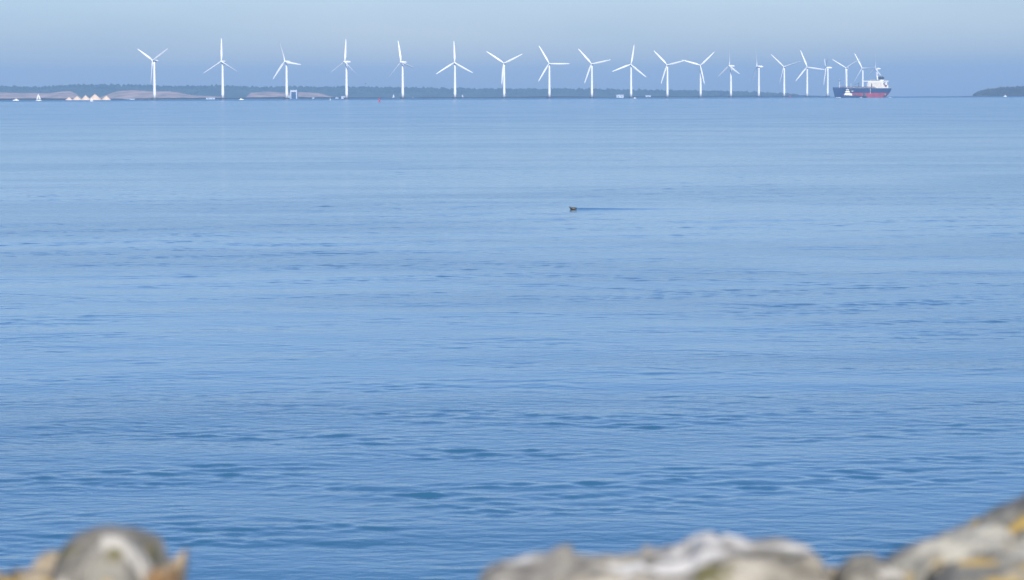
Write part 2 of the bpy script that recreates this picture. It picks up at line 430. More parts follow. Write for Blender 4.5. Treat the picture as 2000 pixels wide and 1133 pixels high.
def motorboat(px, D, L_, rz, label, H=1.0):
    e = empty('motor_boat', at(px, D), rz, label=label, cat='motor boat', group='small white motor boats off the far shore')
    flat_hull(MB(), L_, L_ * .3, L_ * .13 * H).build('hull', M['white'], e, True)
    MB().box(-L_ * .25, -L_ * .1, L_ * .13 * H, L_ * .16, L_ * .1, L_ * .27 * H, L_ * .05, L_ * .02).build('cabin', M['white'], e)
    MB().box(-L_ * .12, -L_ * .108, L_ * .18 * H, L_ * .1, L_ * .108, L_ * .225 * H).build('window', M['glass'], e)
    MB().tube((-L_ * .05, 0, L_ * .27 * H), (-L_ * .05, 0, L_ * .42 * H), L_ * .008).build('mast', M['white'], e)
motorboat(31, 4150, 9.5, R(180), 'long low white motor boat near the left edge, left of the two-sailed boat')
motorboat(471.5, 4300, 7.5, R(5), 'white motor boat between the second and third turbines')
motorboat(806, 6300, 9, R(170), 'white motor boat just right of the fifth turbine')
motorboat(1240, 4700, 5.0, R(8), 'white motor boat beside the base of the tenth turbine')
motorboat(1963, 5900, 7.5, R(172), 'pale motor boat in front of the dark headland at the right', 1.4)
motorboat(622.5, 7300, 7, R(0), 'tiny white motor boat right of the pale hall with the blue door')
motorboat(962.5, 7300, 6, R(0), 'tiny white motor boat just left of the seventh turbine')

# pale hall with tall blue door
D = 5600; p = at(573.5, D); k = D / FPX
e = empty('shipyard_hall', p, 0, label='tall pale flat-roofed hall with a huge blue door right of the third turbine', cat='hall')
hw = 6.3 * k; hh = 16.6 * k
mb = MB(); mb.box(-hw, 0, -1, -hw + 1.7, 40, hh); mb.box(hw - 1.7, 0, -1, hw, 40, hh); mb.box(-hw + 1.7, 0, hh - 3.2, hw - 1.7, 40, hh - .01); mb.box(-hw + 1.7, 36, -1, hw - 1.7, 40, hh - 3.2)
mb.build('wall', M['gable'], e)
dr = MB().box(-hw + 1.7, 1.2, -1, hw - 1.7, 1.8, hh - 3.2)
for i in range(1, 5):
    x = -hw + 1.7 + (2 * hw - 3.4) * i / 5; dr.box(x - .12, 1.0, 0, x + .12, 1.2, hh - 3.3)
dr.build('door', M['door'], e)
MB().box(-hw - .5, -.5, hh, hw + .5, 40.5, hh + .8).build('roof', M['gable'], e)
def house(px, D, w_px, h_px, label, rz=0, m='gable'):
    k = D / FPX; W = w_px * k; H = h_px * k
    e = empty('house', at(px, D), rz, label=label, cat='house', group='pale buildings low on the far shore')
    MB().box(-W / 2, 0, -1, W / 2, 9, H * .7).build('wall', M[m], e)
    MB().add([(-W / 2 - .3, -.4, H * .7), (W / 2 + .3, -.4, H * .7), (W / 2 + .3, 9.4, H * .7), (-W / 2 - .3, 9.4, H * .7), (-W / 2 - .3, 4.5, H), (W / 2 + .3, 4.5, H)],
             [[0, 1, 5, 4], [2, 3, 4, 5], [0, 4, 3], [1, 2, 5], [3, 2, 1, 0]]).build('roof', M['gable'], e)
    for i in range(max(1, int(W / 6))):
        x = -W / 2 + (i + .5) * W / max(1, int(W / 6)); MB().box(x - .8, -.06, H * .25, x + .8, 0.02, H * .5).build('window', M['glass'], e)
house(561.5, 5590, 9, 6.5, 'pale low building between the third turbine and the tall hall')
house(411, 5300, 17, 3.2, 'long pale low building left of the second turbine')
house(671, 5680, 9, 5.0, 'pale building just left of the base of the fourth turbine')
house(658, 5690, 5, 3.2, 'small pale building a little left of the fourth turbine')
house(611.5, 5650, 3.5, 3.0, 'tiny pale house right of the tall hall')
house(252, 5000, 22, 2.4, 'very long low pale shed between the sand heaps and the first turbine')
house(1211, 6150, 14, 6.0, 'pale building block left of the tenth turbine')
house(1266, 6250, 10, 4.5, 'pale low building between the tenth and eleventh turbines')
def thin_mast(px, D, top, label, m, r=.55):
    p = at(px, D); H = point(px, top, D).z - p.z
    e = empty('radio_mast', p, 0, label=label, cat='mast')
    MB().tube((0, 0, -1), (0, 0, H), r, r * .5).build('pole', M[m], e)
    MB().box(-r * 3, -r, H * .8, r * 3, r, H * .82).build('crossarm', M[m], e)
thin_mast(776.5, 8900, 168.5, 'thin dark mast on the skyline left of the fifth turbine', 'black')
thin_mast(1164, 9000, 160, 'faint thin reddish mast just right of the ninth turbine', 'antifoul', .4)

# dark breakwater of boulders around the foot of the first turbine
def breakwater(x0, x1, D, label):
    bm = bmesh.new(); rnd = random.Random(3); n = int((x1 - x0) * 2.2)
    for i in range(n):
        px = x0 + (x1 - x0) * (i + rnd.random()) / n; e_ = min(1, min(px - x0, x1 - px) / 14 + .3)
        p = at(px, D + rnd.uniform(-3, 3)); r = rnd.uniform(1.0, 2.4) * e_
        g = bmesh.ops.create_icosphere(bm, subdivisions=1, radius=r)
        for v in g['verts']:
            v.co *= 1 + .3 * noise.noise(v.co * 1.3 + p); v.co += p + Vector((0, 0, r * .5))
    me = bpy.data.meshes.new('breakwater'); bm.to_mesh(me); bm.free()
    return tag(link('breakwater', me, None, [M['riprap']]), label, 'breakwater')
breakwater(262, 322, 4900, 'low dark rubble breakwater behind the foot of the first turbine')

# ------------------------------------------------------------------ buoys, bird, floating things
def buoy(px, D, H, label):
    e = empty('channel_buoy', at(px, D), 0, label=label, cat='buoy', group='red channel buoys')
    MB().lathe([(H * .16, -.5), (H * .2, -.2), (H * .2, H * .16), (H * .12, H * .2)], 20).build('float', M['red'], e, True)
    MB().lathe([(H * .115, H * .2), (H * .10, H * .75), (H * .06, H * .77)], 16).build('tower', M['red'], e, True)
    MB().lathe([(H * .10, H * .82), (H * .10, H * .97), (H * .05, H * 1.0)], 16).build('topmark', M['red'], e, True)
    MB().tube((0, 0, H * .76), (0, 0, H * .83), H * .03).build('light', M['black'], e)
    MB().lathe([(H * .205, -.25), (H * .205, H * .05)], 20).build('waterline_band', M['black'], e, True)
D_ = reach(741, 199.8); buoy(741.3, D_, 8.6 * D_ / FPX, 'red channel buoy left of the fifth turbine')
buoy(1543, 4700, 4.6, 'small red channel buoy between the fifteenth and sixteenth turbines')

def skin(name, pts, edges, radii, m, parent=None, sub=2):
    me = bpy.data.meshes.new(name); me.from_pydata(pts, edges, []); o = link(name, me, parent)
    md = o.modifiers.new('skin', 'SKIN'); 
    for i, r in enumerate(radii): me.skin_vertices[0].data[i].radius = (r, r) if not isinstance(r, tuple) else r
    me.skin_vertices[0].data[0].use_root = True
    s = o.modifiers.new('sub', 'SUBSURF'); s.levels = sub; s.render_levels = sub
    dg = bpy.context.evaluated_depsgraph_get(); dg.update()
    me2 = bpy.data.meshes.new_from_object(o.evaluated_get(dg)); o.modifiers.clear(); o.data = me2
    me2.materials.clear(); me2.materials.append(m)
    me2.polygons.foreach_set('use_smooth', [True] * len(me2.polygons))
    return o
def duck(px, D, rz, label, k=1.0):
    e = empty('water_bird', at(px, D), rz, label=label, cat='bird')
    # faces -X locally: tail, rump, breast, neck, head, bill
    pts = [(.02, 0, .035), (.16, 0, .05), (.27, 0, .075), (-.10, 0, .05), (-.15, 0, .10), (-.16, 0, .145), (-.20, 0, .15)]
    pts = [(x * k, y * k, z * k) for x, y, z in pts]
    o = skin('bird_body', pts, [(0, 1), (1, 2), (0, 3), (3, 4), (4, 5), (5, 6)],
         [(.10 * k, .085 * k), (.085 * k, .07 * k), (.02 * k, .015 * k), .075 * k, .033 * k, .042 * k, .018 * k], M['feather'], e)
    MB().add([(-.20 * k, -.014 * k, .145 * k), (-.20 * k, .014 * k, .145 * k), (-.20 * k, 0, .165 * k), (-.262 * k, 0, .145 * k)], [[0, 1, 2], [0, 3, 1], [1, 3, 2], [2, 3, 0]]).build('bill', M['black'], e)
    MB().add([(0.02 * k + .055 * k * math.cos(a) * (1 if s else 1), (.097 if s else -.097) * k, (.07 + .014 * math.sin(a)) * k) for s in (0,) for a in np.linspace(0, 2 * math.pi, 10, endpoint=False)],
             [list(range(10))]).build('flank_patch', M['cheek'], e)
    return e
duck(1119, BIRD_D, 0, 'dark water bird swimming left and trailing a long thin wake', 1.1)
# dark float far out below the eleventh turbine
e = empty('marker_float', at(1302.5, reach(1302.5, 200)), 0, label='tiny dark float on the water below the eleventh turbine', cat='float')
MB().lathe([(.1, -.3), (.42, -.1), (.48, .15), (.3, .4), (.08, .5)], 16).build('float_body', M['black'], e, True)
MB().tube((0, 0, .4), (0, 0, 1.0), .05).build('stick', M['black'], e)
# gull in flight above the ridge
def gull(px, py, D):
    p = point(px, py, D); e = empty('flying_bird', p, R(35), label='tiny dark bird flying above the hills right of the fourth turbine', cat='bird')
    pts = [(0, 0, 0), (.18, 0, -.02), (-.2, 0, .02), (-.28, 0, .03)]
    skin('bird_body', pts, [(0, 1), (0, 2), (2, 3)], [.07, .03, .05, .02], M['feather'], e, 1)
    for s in (-1, 1):
        MB().add([(-.08, 0, .03), (.08, 0, .03), (.06, s * .35, .2), (-.06, s * .35, .2), (.1, s * .75, .08), (-.08, 0, .06), (.08, 0, .06), (.06, s * .35, .225), (-.06, s * .35, .225)],
                 [[0, 1, 2, 3], [3, 2, 4], [8, 7, 6, 5], [4, 7, 8], [0, 5, 6, 1], [0, 3, 8, 5], [1, 6, 7, 2], [2, 7, 4], [3, 4, 8]]).build('wing', M['feather'], e)
gull(714.3, 163.6, 1250)

# ------------------------------------------------------------------ wind turbines
HUB = 62.2; RAD = 38.0
def blade_mb():
    mb = MB(); rings = []; n = 16
    tab_c = [(0, 2.1), (.06, 2.3), (.2, 3.7), (.35, 3.4), (.6, 2.7), (.85, 1.8), (.97, 1.1), (1, .3)]
    tab_t = [(0, 2.1), (.06, 2.0), (.2, 1.5), (.35, 1.1), (.6, .75), (.85, .45), (1, .12)]
    for s in np.linspace(0, 1, 26):
        c = interp(tab_c, s); th = interp(tab_t, s); tw = R(interp([(0, 16), (.2, 13), (.5, 5), (1, -1)], s))
        z = 1.2 + (RAD - 1.2) * s; ring = []
        for i in range(n):
            a = 2 * math.pi * i / n
            x = c * (.5 * math.cos(a) + (.16 if s > .06 else .16 * s / .06)); y = th / 2 * math.sin(a) * (1 - .35 * math.cos(a) * min(1, s / .2)) 
            ring.append((x * math.cos(tw) - y * math.sin(tw), x * math.sin(tw) + y * math.cos(tw), z))
        rings.append(ring)
    return mb.loft(rings)
proto = {}
def turbine_meshes():
    proto['foundation'] = MB().lathe([(5.2, -3), (4.4, -.2), (4.2, .8), (5.3, 1.9), (5.4, 2.6), (4.4, 2.7)], 28).build('foundation', M['concrete'])
    rail = MB()
    for i in range(16):
        a = 2 * math.pi * i / 16; rail.tube((4.4 * math.cos(a), 4.4 * math.sin(a), 2.6), (4.4 * math.cos(a), 4.4 * math.sin(a), 3.8), .06, n=5)
        b = 2 * math.pi * (i + 1) / 16; rail.tube((4.4 * math.cos(a), 4.4 * math.sin(a), 3.8), (4.4 * math.cos(b), 4.4 * math.sin(b), 3.8), .06, n=5)
    proto['railing'] = rail.build('railing', M['concrete'])
    proto['tower'] = MB().lathe([(2.4, 2.65), (2.35, 10), (2.1, 26), (1.85, 42), (1.6, 56), (1.5, 60.6)], 32).build('tower', M['turbine'], None, True)
    rings = []
    for y, w_, z0, z1 in ((-3.0, 1.2, -1.1, 1.2), (-1.6, 1.6, -1.6, 1.7), (1, 1.7, -1.7, 1.9), (6, 1.65, -1.5, 1.9), (8.4, 1.4, -1.0, 1.7), (8.8, 1.0, -.6, 1.3)):
        rings.append([(w_ * sx_ * cx, y, (z1 if sz > 0 else z0) * cz) for sx_, sz, cx, cz in
                      ((-1, -1, .7, 1), (1, -1, .7, 1), (1, -1, 1, .7), (1, 1, 1, .7), (1, 1, .7, 1), (-1, 1, .7, 1), (-1, 1, 1, .7), (-1, -1, 1, .7))])
    proto['nacelle'] = MB().loft(rings).build('nacelle', M['turbine'], None, True)
    sp = MB().lathe([(1.45, -1.2), (1.6, -.4), (1.55, .5), (1.1, 1.5), (.5, 2.1), (.08, 2.3)], 20)
    sp.v = [Vector((v.x, -v.z, v.y)) for v in sp.v]
    proto['hub'] = sp.build('hub', M['turbine'], None, True)
    proto['blade'] = blade_mb().build('blade', M['turbine'], None, True)
    for k_, o in list(proto.items()): proto[k_] = o.data; bpy.data.objects.remove(o)
turbine_meshes()
# column of base, range, yaw to the left of the camera, angle of first blade clockwise from up, label
X = [302.0, 435.2, 560, 677, 786.6, 888.7, 984.7, 1073, 1156, 1232.5, 1303.5, 1368.3, 1427.5, 1482, 1531.5, 1576.3, 1616.5, 1653.2, 1684.8, 1712.3]
HT = [74, 72.2, 71.6, 71, 70, 68.4, 66.8, 65.7, 64.8, 63.5, 62.3, 61.2, 60.0, 58.7, 57.8, 56.8, 55.8, 54.9, 54.1, 53.4]
YAW = [43, 30, 42, 50, 48, 12, 10, 8, 14, 5, 12, 8, 50, 74, 15, 6, 84, 25, 25, 60]
ANG = [60, -1, -22, 2, -14, -2, 64, -30, 78, 9, 76, 46, -5, -25, 73, -22, 60, 60, -30, -2]
PIT = [25, 40, -34, 36, 36, 5, 5, 8, 10, 5, 10, 5, -33, -20, 48, 8, -50, 46, 46, -30]
LAB = ['leftmost of the row, one blade hanging straight down in shade',
 'second from left, one blade upright, its lower right blade in shade',
 'just left of the tall hall with the blue door',
 'fourth from left, nacelle seen sideways, one broad bright blade upright',
 'just right of the red channel buoy, lower blades dark and thin',
 'sixth from left, bright blades like an upright Y turned over',
 'seventh from left, two raised blades in a wide V',
 'eighth from left, one blade level to the right',
 'ninth from left, right blade raised slightly, lower blade beside tower',
 'with white motor boat at its base, top blade leaning right',
 'whose right blade tip touches the tip of its right neighbour',
 'whose left blade tip touches the tip of its left neighbour',
 'thirteenth from left, thin dark blade straight up, nacelle seen sideways',
 'fourteenth from left, rotor nearly edge-on, blade hanging lower left',
 'just left of the small far red buoy, right blade dark',
 'just right of the small far red buoy, blade to lower left',
 'rotor edge-on, the last one standing clear left of the ship',
 'rising behind the bow of the big ship, blades in V',
 'rising behind the middle of the big ship\'s deck',
 'rising directly above the cream bridge of the big ship']
for i in range(20):
    D = 61.0 * FPX / HT[i]; p = at(X[i], D); az = math.atan2(p.x, p.y)
    root = empty('wind_turbine', p, -(R(YAW[i]) + az), label='white wind turbine ' + LAB[i], cat='wind turbine', group='row of white offshore wind turbines')
    for nm in ('foundation', 'railing', 'tower'):
        o = bpy.data.objects.new(nm, proto[nm]); C.objects.link(o); o.parent = root
    o = bpy.data.objects.new('nacelle', proto['nacelle']); C.objects.link(o); o.parent = root; o.location = (0, 0, HUB)
    o.rotation_euler = (R(-4), 0, 0)
    hubM = Matrix.Translation((0, -4.0, HUB + .25)) @ Matrix.Rotation(R(-5), 4, 'X')
    o = bpy.data.objects.new('hub', proto['hub']); C.objects.link(o); o.parent = root; o.matrix_local = hubM
    for b in range(3):
        o = bpy.data.objects.new('blade', proto['blade']); C.objects.link(o); o.parent = root
        o.matrix_local = hubM @ Matrix.Rotation(R(ANG[i] + 120 * b), 4, 'Y') @ Matrix.Rotation(R(2.0), 4, 'X') @ Matrix.Rotation(R(PIT[i]), 4, 'Z')

# ------------------------------------------------------------------ ship: local +X is forward, +Y is port
SHIP_D = 5080
def ship():
    LN, B, DK = 157.0, 29.0, 14.9
    p = at(1728.5, SHIP_D)                       # transom, centre line
    az = math.atan2(p.x, p.y)
    # heading: towards the camera and to its left
    al = R(30.5); hd = math.atan2(-math.cos(al), -math.sin(al)) - az
    e = empty('cargo_ship', p, hd, label='big ship with navy and red hull and cream bridge behind the last turbines', cat='ship')
    e.location = at(1728.5, SHIP_D + 60); e.scale = (1.1, 1.1, 1.1)
    ns, nzl = 64, 12; V = []; F = []; FMx = []
    zs = [-2, 0, 1.5, 3, 4.5, 6, 7.5, 7.51, 9, 11, 12.5, 14.0, DK]
    def hull_pt(t, z, side):
        zr = max(0, z) / DK
        s1 = LN - 3.5 + 4.5 * zr - (.4 if z < 2 else 0)   # stem rake
        s0 = 9 * (1 - zr) ** 1.6                                      # overhanging stern
        s = s0 + (s1 - s0) * t
        fb = min(1, ((1 - t) / (0.17 + .10 * (1 - zr))) ) ** .62
        fs = 1 - .16 * max(0, (.10 - t) / .10) ** 1.5 - .45 * (1 - zr) ** 2 * max(0, (.16 - t) / .16)
        y = B / 2 * fb * fs * (0.96 + .04 * zr) * side
        return Vector((s, y, z + (1.6 * max(0, t - .86) / .14 if z == DK else 0)))
    for side in (1, -1):
        base = len(V)
        ts = [1 - (1 - i / ns) ** 1.0 for i in range(ns + 1)]
        for t in ts:
            for z in zs: V.append(hull_pt(t, z, side))
        m_ = len(zs)
        for i in range(ns):
            for j in range(m_ - 1):
                a = base + i * m_ + j; q = [a, a + m_, a + m_ + 1, a + 1]
                F.append(q if side < 0 else q[::-1])
                s = (V[a].x + V[a + m_].x) / 2; z = (zs[j] + zs[j + 1]) / 2
                FMx.append(1 if z < 7.5 and s < LN * .93 - abs(z - 3.4) ** 1.7 else 0)
    m_ = len(zs)   # transom and deck
    off = (ns + 1) * m_
    for j in range(m_ - 1): F.append([j, j + 1, off + j + 1, off + j]); FMx.append(1 if zs[j] < 7.4 else 0)
    hull = mesh('hull', V, F, [M['navy'], M['antifoul']], e, True, FMx)
    dk = MB(); dv = []; df = []
    for i in range(ns + 1):
        for side in (1, -1):
            q = hull_pt(i / ns, DK - .9, side); dv.append((q.x, q.y * .99, q.z + (0.9 if i / ns > .88 else 0)))
    for i in range(ns): df.append([2 * i, 2 * i + 1, 2 * i + 3, 2 * i + 2])
    dk.add(dv, df).build('deck', M['deck'], e)
    # accommodation block
    a0, a1 = 16.0, 32.0; hw = 13.4
    sup = MB().box(a0, -hw, DK - .8, a1, hw, DK + 10.4).box(a0 - 5, -hw + 2, DK - .8, a0, hw - 1, DK + 4.6)
    o = sup.build('superstructure', M['cream'], e)
    for lv in range(3):
        z = DK + 2.0 + lv * 2.9
        for q in range(7):
            y = -10.8 + q * 3.6; MB().box(a1, y - .28, z, a1 + .06, y + .28, z + .6).build('window', M['glass'], o)
        for q in range(4):
            x = a0 + 2.0 + q * 3.3; MB().box(x - .28, hw, z, x + .28, hw + .06, z + .6).build('window', M['glass'], o)
    br = MB().box(a1 - 5, -22.2, DK + 10.42, a1 - 1.0, 22.2, DK + 11.2)
    br.box(a1 - 1.2, -22.2, DK + 11.2, a1 - 1.0, 22.2, DK + 12.2).box(a1 - 5, -22.2, DK + 11.2, a1 - 1.2, -22.0, DK + 12.2).box(a1 - 5, 22.0, DK + 11.2, a1 - 1.2, 22.2, DK + 12.2)
    for s in (-1, 1): br.add([(a1 - 4, s * (hw + .02), DK + 7.2), (a1 - 2, s * (hw + .02), DK + 7.2), (a1 - 2, s * 19, DK + 10.42), (a1 - 4, s * 19, DK + 10.42), (a1 - 4, s * (hw + .02), DK + 10.42), (a1 - 2, s * (hw + .02), DK + 10.42)],
                              [[0, 1, 2, 3], [0, 3, 4], [1, 5, 2], [4, 3, 2, 5], [0, 4, 5, 1]])
    br.build('bridge_wing', M['white'], e)
    MB().box(a0 + 3, -9, DK + 11.21, a1 - 1.3, 9, DK + 13.6).build('wheelhouse', M['cream'], e)
    MB().box(a1 - 1.3, -8.6, DK + 12.35, a1 - 1.22, 8.6, DK + 13.0).build('window_band', M['glass'], e)
    MB().box(a0 + 2.6, -9.4, DK + 13.6, a1 - .9, 9.4, DK + 13.9).build('roof', M['white'], e)
    fu = MB(); fu.box(3.5, -8.0, DK + 5, 11.5, 1.0, DK + 18, .6, .6); fu.build('funnel', M['black'], e)
    for y in (-6, -3.5, -1): MB().tube((7, y, DK + 17.5), (6.4, y, DK + 20.5 - abs(y + 3.5) * .4), .7, .65).build('exhaust_pipe', M['black'], e)
    MB().box(2.5, -7, DK - .8, 11.99, 7.5, DK + 5).build('engine_casing', M['cream'], e)
    ma = MB().tube((24, 0, DK + 13.9), (24, 0, DK + 25.0), .45, .2).tube((24, -3.2, DK + 21), (24, 3.2, DK + 21), .18).tube((24, -2, DK + 23), (24, 2, DK + 23), .14)
    ma.tube((22, 0, DK + 13.9), (24, 0, DK + 21.5), .2); ma.build('radar_mast', M['white'], e)
    MB().box(23.7, -1.9, DK + 21.3, 24.3, 1.9, DK + 21.8).build('radar', M['black'], e)
    # lifeboat in its davits at the port side
    lb = MB()
    lb.loft([[(x, 14.5 + 1.2 * wd * math.cos(a), DK + 4.2 + 1.4 * wd * math.sin(a)) for a in np.linspace(0, 2 * math.pi, 12, endpoint=False)]
             for x, wd in ((18, .2), (18.8, .6), (21, .75), (24, .7), (25, .2))])
    lb.build('lifeboat', M['orange'], e, True)
    # deck gear: foremast, cranes / hose posts, hatches, rails
    MB().tube((141, 0, DK), (141, 0, DK + 14), .45, .2).tube((141, -1.8, DK + 11), (141, 1.8, DK + 11), .16).build('foremast', M['white'], e)
    MB().box(140.4, -1.3, DK + 11.3, 141.6, 1.3, DK + 12.3).build('lookout', M['black'], e)
    for x, h, r, mm in ((84, 9.5, .8, 'concrete'), (58, 8, .5, 'white'), (44, 7.5, .9, 'black'), (108, 8.0, .35, 'white')):
        cr = MB().tube((x, 1, DK - 1), (x, 1, DK + h), r, r * .6); cr.build('deck_post', M[mm], e)
    MB().tube((84, 1, DK + 8), (98, 1, DK + 5.6), .35, .2).build('crane_jib', M['concrete'], e)
    hb = MB()
    for q in range(7): x = 44 + q * 13.3; hb.box(x, -9, DK - .9, x + 10.5, 9, DK + 1.6, .4, .4)
    hb.build('hatch_cover', M['deck'], e)
    ml = MB(); ml.tube((38, -3, DK + 2.1), (137, -3, DK + 2.1), .35, n=6); ml.tube((38, 3, DK + 2.1), (137, 3, DK + 2.1), .35, n=6); ml.build('deck_pipe', M['concrete'], e)
    rl = MB()
    for i in range(int(ns * .86)):
        q0 = hull_pt(i / ns, DK, 1); q1 = hull_pt((i + 1) / ns, DK, 1); u = Vector((0, -.4, 1.1))
        rl.tube(q0 + u, q1 + u, .07, n=4); rl.tube(q0 + Vector((0, -.4, 0)), q0 + u, .06, n=4)
    rl.build('railing', M['white'], e)
    # accommodation ladder and draught mark on the port side
    MB().tube((71, B / 2 + .25, DK - .5), (71, B / 2 + .25, 6), .28, n=6).build('boarding_ladder', M['white'], e)
    MB().box(24, B / 2 * .985 + .05, 3.4, 24.7, B / 2 * .985 + .35, 6.6).build('draught_mark', M['white'], e)
    # bulbous bow
    mb = MB(); mb.loft([[(x, 2.8 * r * math.cos(a), 0.2 + 2.6 * r * math.sin(a)) for a in np.linspace(0, 2 * math.pi, 14, endpoint=False)]
                        for x, r in ((137, 1), (142, 1), (145, .8), (147, .35))]); mb.build('bulbous_bow', M['antifoul'], e, True)
    fl = MB().tube((1.5, 0, DK - 1), (.6, 0, DK + 4.2), .12, .07); fl.build('flagstaff', M['white'], e)
    return e
ship_e = ship()

def tug():
    D = SHIP_D - 230; k = D / FPX; p = at(1661.5, D); az = math.atan2(p.x, p.y)
    LN = 30.0; e = empty('tug_boat', p, R(180 + 12) - az, label='dark tug boat with white deckhouse working alongside the big ship', cat='tug')
    e.scale = (1.1, 1.1, 1.1); V = MB(); rings = []
    for z, k1 in ((-.8, .8), (1.2, .95), (2.6, 1), (3.4, 1.02)):
        ring = []
        for i in range(19):
            t = i / 18; s = -LN / 2 + LN * t * (1 if t < .9 else 1) + (0.9 * (z / 2.7) if t > .9 else 0)
            y = 4.4 * k1 * min(1, ((1.001 - t) / .3)) ** .55 * min(1, .82 + t * 1.2)
            ring.append((s, y, z + (1.3 * max(0, t - .5) / .5 if z > 1 else 0)))
        ring += [(x, -y, z_) for x, y, z_ in ring[::-1]]
        rings.append(ring)
    V.loft(rings).build('hull', M['navy'], e, True)
    MB().box(-13.5, -4.7, 2.3, 5, -4.4, 3.3).box(-13.5, 4.4, 2.3, 5, 4.7, 3.3).build('rubbing_strake', M['black'], e)
    MB().box(-1.5, -3.4, 3.3, 10.5, 3.4, 6.4, .2, .2).build('deckhouse', M['white'], e)
    MB().box(1.6, -2.9, 6.41, 9.0, 2.9, 9.6, .3, .2).build('upper_deckhouse', M['white'], e)
    wh = MB().box(3.0, -2.3, 9.61, 7.8, 2.3, 12.8, .2, .2).build('wheelhouse', M['white'], e)
    MB().box(2.9, -2.35, 10.7, 7.85, 2.35, 12.0).build('window_band', M['glass'], wh)
    MB().box(1.5, -3.0, 7.4, 9.05, 3.0, 8.2).build('window_band', M['glass'], e)
    MB().tube((5.4, 0, 12.7), (5.4, 0, 17.0), .18, .1).tube((5.4, -1.2, 15), (5.4, 1.2, 15), .1).build('mast', M['white'], e)
    for y in (-1.8, 1.8): MB().box(-.6, y - .7, 6.41, 1.3, y + .7, 13.2, .1, .1).build('funnel', M['black'], e)
    MB().box(-9.5, -1.2, 3.2, -6.5, 1.2, 5.0, .2, .2).build('winch', M['black'], e)
    MB().box(-3.4, -3.0, 9.7, -.65, 3.0, 10.4).build('fire_platform', M['white'], e)
    bu = MB()
    for i in range(9):
        t0 = .5 + .5 * i / 9; bu.tube((-LN / 2 + LN * t0, 4.3 * min(1, ((1.001 - t0) / .3)) ** .55, 2.7 + 1.3 * (t0 - .5) / .5), (-LN / 2 + LN * min(1, t0 + .055), 4.3 * min(1, ((1.001 - min(1, t0 + .055)) / .3)) ** .55, 2.8 + 1.3 * (t0 - .45) / .5), .25, n=5)
    bu.build('bow_fender', M['black'], e)
    return e
tug()
def pusher():
    D = SHIP_D - 215; p = at(1688, D); az = math.atan2(p.x, p.y)
    e = empty('work_boat', p, R(140) - az, label='small dark work boat lying against the red hull right of the tug', cat='work boat')
    flat_hull(MB(), 10.5, 4.6, 2.4).build('hull', M['black'], e, True)
    MB().box(-3.2, -1.8, 2.4, 2.2, 1.8, 5.6, .3, .2).build('deckhouse', M['concrete'], e)
    MB().box(-1.6, -1.3, 5.6, 1.6, 1.3, 7.4, .2, .1).build('wheelhouse', M['concrete'], e)
    MB().box(-1.3, -1.34, 6.2, 1.65, 1.34, 6.9).build('window_band', M['glass'], e)
    MB().tube((-1, 0, 7.3), (-1, 0, 9.2), .1).build('mast', M['black'], e)
pusher()
def foam(name, x0, x1, D, hgt, label, seed):
    rnd = random.Random(seed); bm = bmesh.new()
    for i in range(70):
        t = rnd.random(); px = x0 + (x1 - x0) * t; q = at(px, D + rnd.uniform(-4, 4)); r = rnd.uniform(.4, 1.1) * hgt * (.4 + math.sin(math.pi * t))
        g = bmesh.ops.create_icosphere(bm, subdivisions=1, radius=1)
        for v in g['verts']:
            v.co = Vector((v.co.x * r * 2.2, v.co.y * r * 2, v.co.z * r * .7)) * (1 + .3 * noise.noise(v.co * 2 + q)) + q
    me = bpy.data.meshes.new(name); bm.to_mesh(me); bm.free(); tag(link(name, me, None, [M['foam']]), label, None, None, 'stuff')
foam('foam', 1631, 1650, SHIP_D - 200, .8, 'white bow wave foam left of the tug boat', 1)
foam('foam', 1675, 1685, SHIP_D - 226, .6, 'white churned water behind the tug boat', 2)
foam('foam', 1735, 1742, SHIP_D + 55, .6, 'pale churned water under the stern of the big ship', 3)

# ------------------------------------------------------------------ foreground: bank and blurred boulders
def bank():
    v = []; f = []; ys = [-6, -3, 0, 2.5, 3.4, 4.2, 5.2, 7, 9, 11.5, 14]; zs = [5.6, 5.6, 5.7, 6.05, 6.2, 6.17, 5.9, 4.6, 2.9, .7, -1.6]
    xs = np.linspace(-30, 30, 241)
    for y, z in zip(ys, zs):
        for x in xs:
            q = noise.fractal((x * .9, y * .9, 3), 1.0, 2.0, 4) * .045
            v.append((x, y + .1 * noise.noise((x, y, 8)), z + q))
    n = len(xs)
    for j in range(len(ys) - 1):
        for i in range(n - 1): a = j * n + i; f.append([a, a + 1, a + n + 1, a + n])
    tag(mesh('shore_bank', v, f, rock_material('bank_stone', (0.20, 0.19, 0.17), (0.34, 0.32, 0.28), .12, 40)), kind='structure')
bank()
RM = [rock_material('granite_grey', (0.20, 0.19, 0.16), (0.42, 0.40, 0.35), .06, 1),
      rock_material('granite_pale', (0.33, 0.305, 0.25), (0.62, 0.60, 0.55), .05, 11),
      rock_material('granite_lichen', (0.22, 0.215, 0.185), (0.36, 0.345, 0.29), .20, 23),
      rock_material('granite_brown', (0.20, 0.155, 0.10), (0.36, 0.32, 0.24), .14, 31),
      rock_material('granite_cream', (0.34, 0.28, 0.19), (0.50, 0.42, 0.28), .22, 47),
      rock_material('granite_rust', (0.24, 0.145, 0.065), (0.36, 0.29, 0.19), .05, 61)]
